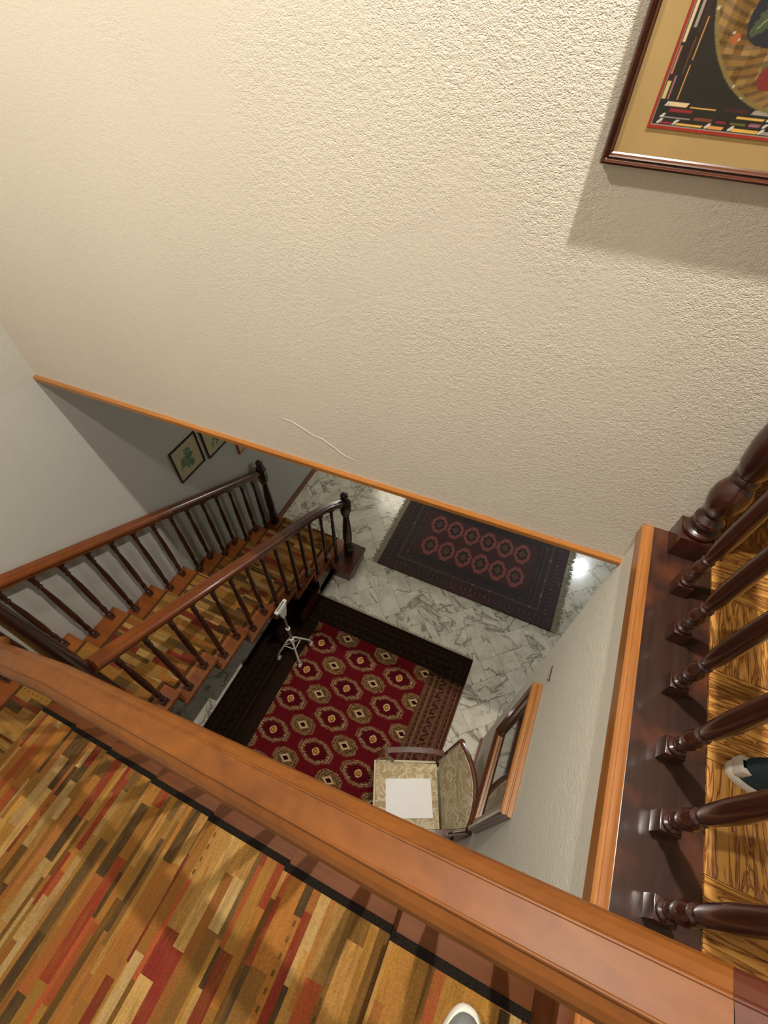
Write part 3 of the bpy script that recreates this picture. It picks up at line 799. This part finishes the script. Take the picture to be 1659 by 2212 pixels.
# big picture on the far wall
PX, PZ, PW, PH = -0.066, 3.916, 0.505, 0.53
nrm = Vector((0.0411, -1, 0)).normalized(); tx = Vector((1, 0.0411, 0)).normalized()
org = Vector((PX, yf(PX), PZ))
def place_far(v): 
    p = org + tx*v[0] + Vector((0, 0, 1))*v[1] + nrm*(v[2]+0.0015); return (p.x, p.y, p.z)
pic = thing('framed_picture', 'large framed print with tan mount and dark round basket motif, high on the white wall', 'picture', org[:])
frame_local(pic, PW, PH, 0.0185, 0.026, [MT['frame']]*4, place_far)
slab(pic, 0.017, PW-0.017, 0.017, PH-0.017, 0.002, 0.0105, 'mount', MT['mat'], place_far)
for (a0, a1, b0, b1) in ((0.060, PW-0.060, 0.0585, 0.0625), (0.060, PW-0.060, PH-0.0625, PH-0.0585), (0.060, 0.064, 0.0625, PH-0.0625), (PW-0.064, PW-0.060, 0.0625, PH-0.0625)):
    slab(pic, a0, a1, b0, b1, 0.0106, 0.0118, 'fillet', MT['redline'], place_far)
def print_fn(X, Y):
    out = np.zeros(X.shape+(3,)) + C('26231d') + (hashn(X, Y, 0.004, 8)[..., None]-0.5)*0.015
    r_ = random.Random(4)
    x0, x1, y0, y1 = X.min(), X.max(), Y.min(), Y.max()
    cols = ['b8673f', 'c28a4c', '7d2730', '5a5a2e', 'b9a56a', '3a2420', '6e3b2a', 'c9b088', '4a5048', '8a5a64', 'b06a50', '2b1c1e', 'c9a050', '8c8478']
    def bar(a0, a1, b0, b1, c, sh=0.0):
        xx = X - (Y-b0)*sh
        out[(xx > a0) & (xx < a1) & (Y > b0) & (Y < b1)] = C(c)
    for lay in range(4):
        off = 0.004 + lay*0.0078
        p = x0 + 0.012 + r_.random()*0.01
        while p < x1-0.02:
            l = r_.uniform(0.015, 0.045)
            if r_.random() < 0.88:
                c = r_.choice(cols); bar(p, p+l, y0+off, y0+off+r_.choice([.002, .0035, .005]), c, 0.5); bar(p, p+l, y1-off-0.004, y1-off, c, 0.5)
                if r_.random() < 0.5: bar(p-0.006, p-0.001, y0+off, y0+off+0.006, 'b9b5ac', 0.8)
            p += l + r_.uniform(0.003, 0.014)
        p = y0 + 0.035
        while p < y1-0.02:
            l = r_.uniform(0.02, 0.05)
            if r_.random() < 0.88:
                c = r_.choice(cols); w_ = r_.choice([.002, .0035, .0045]); bar(x0+off, x0+off+w_, p, p+l, c); bar(x1-off-w_, x1-off, p, p+l, c)
            p += l + r_.uniform(0.003, 0.014)
    bar(x0, x1, y0, y0+0.0016, '8c8478'); bar(x0, x0+0.0016, y0, y1, '8c8478')
    # round woven basket edge and leaves
    cx, cy, R0 = x0+0.192, y0+0.197, 0.168
    r = np.hypot(X-cx, Y-cy); th = np.arctan2(Y-cy, X-cx)
    wv = hashn(th*60, r*1.0, 0.9, 2)
    inside = r < R0
    base = np.where((np.mod(th*9 + r*60, 1) < 0.55)[..., None], C('7a5c30'), C('5f4a2c')) + (hashn(X, Y, 0.012, 3)[..., None]-0.5)*0.16
    out[inside] = base[inside]
    out[(r < R0) & (r > R0-0.005)] = C('6f6038')
    core = r < 0.118 + 0.012*np.sin(th*7)
    out[core] = C('26242a')
    lf = [(-0.105, 0.05, 0.05, 1.2), (-0.07, -0.045, 0.045, 0.9), (-0.02, -0.10, 0.045, 0.3), (0.02, -0.03, 0.055, 2.4), (-0.02, 0.06, 0.05, 0.6), (-0.11, 0.0, 0.035, 1.7), (0.04, 0.04, 0.05, 1.1), (0.03, -0.12, 0.05, 2.8), (-0.05, 0.115, 0.05, 0.2), (0.09, -0.06, 0.05, 1.9), (0.09, 0.07, 0.06, 0.7)]
    for k, (ax, ay, L_, an) in enumerate(lf):
        dx, dy = X-cx-ax, Y-cy-ay; u = dx*math.cos(an)+dy*math.sin(an); v = -dx*math.sin(an)+dy*math.cos(an)
        wd = 0.36*(1-np.abs(u)/L_)*L_*(1+0.22*np.sign(np.sin(u*700)))+0.004
        out[(np.abs(u) < L_) & (np.abs(v) < wd)] = C(['4a4e30', '3f4a32', '565030', '444a38'][k % 4])
        out[(np.abs(u) < L_*0.8) & (np.abs(v) < 0.0009)] = C('7a7a50')
    # fruit and a yellow petal shape
    for (ax, ay, rd, c) in ((-0.045, -0.125, 0.016, '6e2a24'), (-0.015, -0.14, 0.018, '5f2e22'), (0.025, -0.135, 0.018, '6b3426'), (-0.115, -0.085, 0.006, '94522a')):
        out[np.hypot(X-cx-ax, Y-cy-ay) < rd] = C(c)
    dx, dy = X-cx+0.062, Y-cy-0.0; u = dx*0.84+dy*0.54; v = -dx*0.54+dy*0.84
    out[(u > -0.02) & (u < 0.028) & (np.abs(v) < 0.0085*np.clip((u+0.02)/0.03, 0, 1))] = C('c9902c')
    out[(u > 0.028) & (u < 0.055) & (np.abs(v) < 0.009)] = C('7a3018')
    h = hashn(X, Y, 0.0035, 9)
    out[(h > 0.992) & inside] = C('a8a088')
    return out
def place_print(v): return place_far((v[0], v[1], v[2]))
colgrid('print', 0.0635, PW-0.0635, 0.062, PH-0.062, 0.0014, print_fn, MT['print'], 0.0104, 0.0006, pic, place=place_print)

# three small frames on the left wall below
def leaf_fn(seed, W_, H_):
    def fn(X, Y):
        out = np.zeros(X.shape+(3,)) + C('b3a684') + (hashn(X, Y, 0.012, seed)[..., None]-0.5)*0.03
        r = np.random.RandomState(seed)
        for k in range(34):
            ax, ay = r.normal(W_/2, W_*0.10), r.normal(H_*0.47, H_*0.13); s_ = r.uniform(0.010, 0.026); e = r.uniform(0.5, 1.6)
            m = np.hypot((X-ax)*e, (Y-ay)/e) + 0.004*np.sin(6*np.arctan2(Y-ay, X-ax)+k) < s_
            out[m] = C(['587a5c', '6a8464', '4e7058', '7b8f6c'][k % 4])
        return out
    return fn
def wall_pic(label, y0, z0, W_, H_, mat, seed, wd=0.012):
    def pl(v): return (XL + 0.001 + v[2], y0 + v[0], z0 + v[1])
    p = thing('framed_picture', label, 'picture', (XL, y0, z0))
    m = MB()
    frame_local(p, W_, H_, wd, 0.016, [mat]*4, pl)
    g_ = colgrid('print', wd*0.9, W_-wd*0.9, wd*0.9, H_-wd*0.9, 0.004, leaf_fn(seed, W_, H_), MT['print'], 0.001, 0.004, p, place=pl)
    return p
wall_pic('small black-framed green botanical print, wholly visible on the left wall', 1.522, 1.528, 0.272, 0.300, MT['blackwood'], 3)
wall_pic('small black-framed green botanical print cut off by the big wall edge', 1.836, 1.500, 0.272, 0.300, MT['blackwood'], 8)
wall_pic('orange-framed picture, only its lower corner showing under the big wall edge', 2.150, 1.262, 0.26, 0.30, MT['orangewood'], 12, 0.016)

# mirror on the right wall
mir = thing('wall_mirror', 'wood-framed mirror on the right wall above the upholstered chair', 'mirror', (XR, 0.69, 1.05))
def pl_m(v): return (XR - 0.0015 - v[2], 0.40 + v[0], 1.075 + v[1])
frame_local(mir, 0.585, 0.875, 0.062, 0.048, [MT['mirrorshade'], MT['mirrorshade'], MT['mirrorframe'], MT['mirrorshade']], pl_m)
slab(mir, 0.058, 0.527, 0.058, 0.817, 0.002, 0.016, 'mirror_glass', MT['glass'], pl_m)
MB().box(XR-0.0315, XR-0.019, 0.462, 0.923, 1.137, 1.145).build('inner_lip', MT['mirrorframe'], mir)  # lip facing up takes the lit wood tone, light put into its colour
hk = thing('wall_hook', 'thin dark metal hook on the right wall above the mirror', 'hook', (XR-0.006, 1.0, 2.085))
MB().tube([(XR-0.004, 0.962, 2.062), (XR-0.005, 0.985, 2.070), (XR-0.005, 1.035, 2.074)], [0.0022, 0.003, 0.002], 8).build('hook_rod', MT['raild'], hk, True)
MB().lathe([(0.001, 0), (0.006, 0.003), (0.005, 0.007), (0.001, 0.009)], XR-0.005, 0.968, 2.060, 8).build('hook_tip', MT['raild'], hk, True)

# ================================================================== chair
CH = Matrix.Translation((0.014, 0.507, 0)) @ Matrix.Rotation(math.radians(23), 4, 'Z')
chair = thing('armchair', 'beige brocade armchair with dark wood arms beside the mirror wall', 'chair', (0.014, 0.507, 0.0))
def cb(m, nm, mat, smooth=True, ang=40): return m.build(nm, mat, chair, smooth, ang, xf=CH)
HW = 0.215; Z0 = 0.0125
# seat: cushion with a gentle crown
m = MB(); N = 12; vs = []; fs = []
for j in range(N+1):
    for i in range(N+1):
        u = i/N; v = j/N; x = -0.225 + 0.435*u; wdt = HW*(0.985 - 0.06*u) - 0.004; y = -wdt + 2*wdt*v
        z = 0.425 + 0.028*(1-(2*u-1)**6)*(1-(2*v-1)**6); vs.append((x, y, z))
for j in range(N):
    for i in range(N): fs.append((j*(N+1)+i, j*(N+1)+i+1, (j+1)*(N+1)+i+1, (j+1)*(N+1)+i))
b = len(vs); ring = [i for i in range(N+1)] + [j*(N+1)+N for j in range(1, N+1)] + [N*(N+1)+i for i in range(N-1, -1, -1)] + [j*(N+1) for j in range(N-1, 0, -1)]
for r in ring: vs.append((vs[r][0], vs[r][1], 0.385))
for k in range(len(ring)): fs.append((ring[k], ring[(k+1) % len(ring)], b+(k+1) % len(ring), b+k))
fs.append(tuple(range(b, b+len(ring))))
m.add(vs, fs); cb(m, 'seat', MT['brocade'], True, 60)
cb(MB().box(-0.240, -0.226, -HW*0.98, HW*0.98, 0.385, 0.440, 0.004), 'seat_braid', MT['cream'])
for sy in (-1, 1):
    cb(MB().box(-0.226, 0.205, sy*HW*0.96-0.007, sy*HW*0.96+0.007, 0.385, 0.436, 0.003), 'seat_braid', MT['cream'])
cb(MB().box(-0.225, 0.215, -HW*0.95, HW*0.95, 0.335, 0.3845, 0.004), 'seat_rail', MT['chairwood'])
for sx, sy in ((-0.205, 1), (-0.205, -1), (0.200, 1), (0.200, -1)):
    ex = -0.02 if sx < 0 else 0.05
    cb(MB().tube([(sx, sy*0.195, 0.345), (sx+ex*0.2, sy*0.2, 0.20), (sx+ex, sy*0.205, Z0)], [0.021, 0.017, 0.012], 10), 'leg', MT['chairwood'])
# curved upholstered back
m = MB(); vs = []; fs = []; NV = 12; NU = 12
def bk(v, z, off):
    hw = 0.205 + 0.015*z; x = 0.222 + 0.080*z + (0.055*(1-v*v))*min(1, z*1.3) + off
    return (x, v*hw, 0.475 + 0.475*z + 0.035*(1-v*v)*z)
for off in (0, 0.035):
    for j in range(NU+1):
        for i in range(NV+1):
            v = -1 + 2*i/NV; z = j/NU; bulge = -0.016*(1-v**4)*(1-(2*z-1)**4) if off == 0 else 0
            vs.append(bk(v, z, off+bulge))
S = (NV+1)*(NU+1)
for j in range(NU):
    for i in range(NV):
        a = j*(NV+1)+i; fs.append((a, a+1, a+NV+2, a+NV+1)); fs.append((S+a, S+a+NV+1, S+a+NV+2, S+a+1))
ring = [i for i in range(NV+1)] + [j*(NV+1)+NV for j in range(1, NU+1)] + [NU*(NV+1)+i for i in range(NV-1, -1, -1)] + [j*(NV+1) for j in range(NU-1, 0, -1)]
for k in range(len(ring)): a, c = ring[k], ring[(k+1) % len(ring)]; fs.append((a, c, S+c, S+a))
m.add(vs, fs); cb(m, 'backrest', MT['brocade'], True, 60)
for sy in (-1, 1):
    pp = [(0.205, sy*0.200, 0.33)] + [tuple(Vector(bk(sy*1.0, z/6, 0.018)) + Vector((0, sy*0.014, 0))) for z in range(0, 7)]
    cb(MB().tube(pp, 0.021, 10), 'back_upright', MT['chairwood'])
pp = [tuple(Vector(bk(-1 + 2*i/12, 1.0, 0.018)) + Vector((0, 0, 0.010))) for i in range(13)]
cb(MB().tube(pp, 0.015, 8), 'top_rail', MT['chairwood'])
for sy in (-1, 1):
    cb(MB().sweep([(0.235, sy*0.222, 0.655), (0.15, sy*0.236, 0.662), (0.0, sy*0.240, 0.660), (-0.12, sy*0.236, 0.655), (-0.185, sy*0.226, 0.640), (-0.21, sy*0.216, 0.615)], [(-0.018, 0), (-0.016, 0.007), (0.016, 0.007), (0.018, 0), (0.014, -0.018), (-0.014, -0.018)]), 'armrest', MT['chairwood'])
    cb(MB().tube([(-0.165, sy*0.228, 0.638), (-0.150, sy*0.222, 0.55), (-0.115, sy*0.212, 0.47), (-0.10, sy*0.208, 0.36)], [0.014, 0.012, 0.014, 0.016], 8), 'arm_support', MT['chairwood'])
pb = MB().box(-0.105, 0.105, -0.1485, 0.1485, 0, 0.004)
PM = Matrix.Translation((0.028, 0.487, 0.4535)) @ Matrix.Rotation(math.radians(24.5), 4, 'Z')
pap = thing('paper_stack', 'white sheet pad lying on the seat of the armchair', 'paper', (0.028, 0.487, 0.4535))
pb = MB().box(-0.158, 0.158, -0.118, 0.118, 0, 0.006, 0.001); pb.build('paper_pad', MT['paper'], pap, xf=PM)
PM2 = PM @ Matrix.Translation((0.002, -0.001, 0.0062)) @ Matrix.Rotation(0.012, 4, 'Z')
MB().box(-0.156, 0.156, -0.117, 0.117, 0, 0.0006).build('paper_sheet', MT['paper'], pap, xf=PM2)

# ================================================================== white wheeled stand
SX, SY = -1.313, 1.152
stn = thing('roller_stand', 'white three-legged wheeled stand on the carpet corner beside the stairs', 'stand', (SX, SY, 0.012))
casters = [(-1.447, 1.067), (-1.242, 1.087), (-1.251, 1.301)]
ft = 0.0125
for cx, cy in casters:
    dx, dy = cx-SX, cy-SY
    pts = []
    for s_, z in ((0.06, 0.40), (0.10, 0.405), (0.22, 0.385), (0.40, 0.32), (0.65, 0.235), (0.85, 0.165), (0.97, 0.115), (1.0, 0.075)):
        pts.append((SX+dx*s_, SY+dy*s_, z))
    MB().tube(pts, 0.0085, 10).build('leg', MT['white_metal'], stn, True)
    cst = MB().lathe([(0.006, 0), (0.017, 0.001), (0.017, 0.006), (0.008, 0.010)], cx, cy, ft+0.052, 12).build('caster', MT['grey_metal'], stn, True)
    wv = MB(); wv.tube([(cx-0.010, cy, ft+0.0235), (cx+0.010, cy, ft+0.0235)], 0.0225, 14).build('wheel', MT['white_metal'], cst, True)
mid = [(SX+(cx-SX)*0.5, SY+(cy-SY)*0.5, 0.285) for cx, cy in casters]
for a in range(3):
    MB().tube([mid[a], mid[(a+1) % 3]], 0.0035, 8).build('brace', MT['white_metal'], stn, True)
MB().tube([(SX, SY, 0.33), (SX, SY, 0.62)], 0.0135, 12).build('pole', MT['grey_metal'], stn, True)
MB().tube([(SX, SY, 0.62), (SX, SY, 0.86)], 0.0100, 12).build('pole', MT['grey_metal'], stn, True)
MB().lathe([(0.0137, 0), (0.019, 0.003), (0.019, 0.018), (0.0137, 0.022)], SX, SY, 0.605, 14).build('collar', MT['white_metal'], stn, True)
MB().lathe([(0.014, 0), (0.022, 0.004), (0.022, 0.055), (0.014, 0.06)], SX, SY, 0.365, 14).build('hub', MT['white_metal'], stn, True)
m = MB(); hz = [(0.018, 0.014, 0.84), (0.030, 0.016, 0.89), (0.044, 0.018, 0.965), (0.048, 0.018, 0.985)]
vs = []; fs = []
for hy, hx, z in hz: vs += [(SX-hx, SY-hy, z), (SX+hx, SY-hy, z), (SX+hx, SY+hy, z), (SX-hx, SY+hy, z)]
for k in range(3):
    for i in range(4): fs.append((4*k+i, 4*k+(i+1) % 4, 4*k+4+(i+1) % 4, 4*k+4+i))
fs += [(3, 2, 1, 0), (12, 13, 14, 15)]
m.add(vs, fs); m.build('head_bracket', MT['white_metal'], stn, True)
MB().box(SX-0.013, SX+0.016, SY-0.066, SY+0.066, 0.985, 1.008, 0.003).build('head_bar', MT['white_metal'], stn, True)
MB().box(SX-0.006, SX+0.008, SY-0.045, SY+0.045, 1.0085, 1.0095).build('slot', MT['grey_metal'], stn)

# ================================================================== shoes
def shoe(name, label, loc, rotz, upper, sole, L_=0.275, W_=0.098, toe=True, heel_patch=False):
    o = thing(name, label, 'shoe', loc)
    X = Matrix.Rotation(rotz, 4, 'Z'); Mx = Matrix.Translation(loc) @ X
    def outline(k=1.0, n=40):
        pts = []
        for i in range(n):
            a = 2*PI*i/n; c, s = math.cos(a), math.sin(a)
            x = L_/2*c; wd = W_/2*(1.0 if c > 0 else 0.86) * (1 - 0.10*math.exp(-((c+0.1)/0.35)**2))
            y = wd*math.copysign(abs(s)**0.78, s)
            pts.append((x*k if k == 1 else x-(1-k)*W_/2*c*1.0, y*(1-(1-k)*1.0)))
        return pts
    m = MB(); n = 40
    lv = [(1.0, 0.0), (1.02, 0.006), (1.02, 0.020), (0.98, 0.026)]
    vs = []; fs = []
    for k, z in lv: vs += [(x*k, y*k, z + (0.006 if x > L_*0.35 else 0)) for x, y in outline()]
    for a in range(len(lv)-1):
        for i in range(n): j = (i+1) % n; fs.append((a*n+i, a*n+j, (a+1)*n+j, (a+1)*n+i))
    fs += [tuple(range(n))[::-1], tuple(range(3*n, 4*n))]
    m.add(vs, fs).build('sole', sole, o, True, 50, xf=Mx)
    # upper: rings closing towards an ankle opening at the back
    m = MB(); vs = []; fs = []; K = 9
    for a in range(K):
        t_ = a/(K-1); sc = 0.95*(1-t_**2.2*0.52); zz = 0.024
        for (x, y) in outline():
            fx = x*sc - t_**2*0.040
            rise = 0.055*math.sin(t_*PI/2)
            back = max(0, (-x/(L_/2)+0.2))*0.045*t_
            vs.append((fx, y*sc*(1-0.15*t_), zz + rise + back))
    for a in range(K-1):
        for i in range(n): j = (i+1) % n; fs.append((a*n+i, a*n+j, (a+1)*n+j, (a+1)*n+i))
    fs.append(tuple(range((K-1)*n, K*n)))
    m.add(vs, fs).build('upper', upper, o, True, 50, xf=Mx)
    m = MB()
    for i in range(4):
        m.tube([(0.035-0.020*i, -0.020, 0.082+0.004*i), (0.035-0.020*i, 0, 0.088+0.004*i), (0.035-0.020*i, 0.020, 0.082+0.004*i)], 0.0022, 6)
    m.build('laces', sole, o, True, xf=Mx)
    if heel_patch:
        m = MB(); m.box(-L_/2-0.001, -L_/2+0.022, -0.019, 0.019, 0.030, 0.066, 0.004)
        hp = m.build('heel_patch', sole, o, True, xf=Mx)
        MB().box(-L_/2+0.003, -L_/2+0.012, -0.008, 0.008, 0.0662, 0.0668).build('heel_badge', MT['binding'], hp, xf=Mx)
    return o
MT['grey_up'] = plain('shoe_grey_mesh', '6e706f', 0.9, 0.2, var=0.1, scale=300, bump=0.3)
MT['blue_up'] = plain('shoe_blue_suede', '2b3940', 0.9, 0.2, var=0.15, scale=250, bump=0.3)
MT['sole_w'] = plain('shoe_sole_white', 'c9c5ba', 0.6, 0.3, var=0.05)
shoe('shoe', 'grey shoe with off-white sole edge, toe showing on the striped runner at the bottom', (0.258, -0.107-0.1375, Z1[1]+T_+0.001), PI/2, MT['grey_up'], MT['sole_w'])
shoe('shoe', 'dark blue shoe with white heel patch on the gallery parquet', (0.650+0.1375, 0.520, ZU+0.0005), 0.05, MT['blue_up'], MT['sole_w'], heel_patch=True)
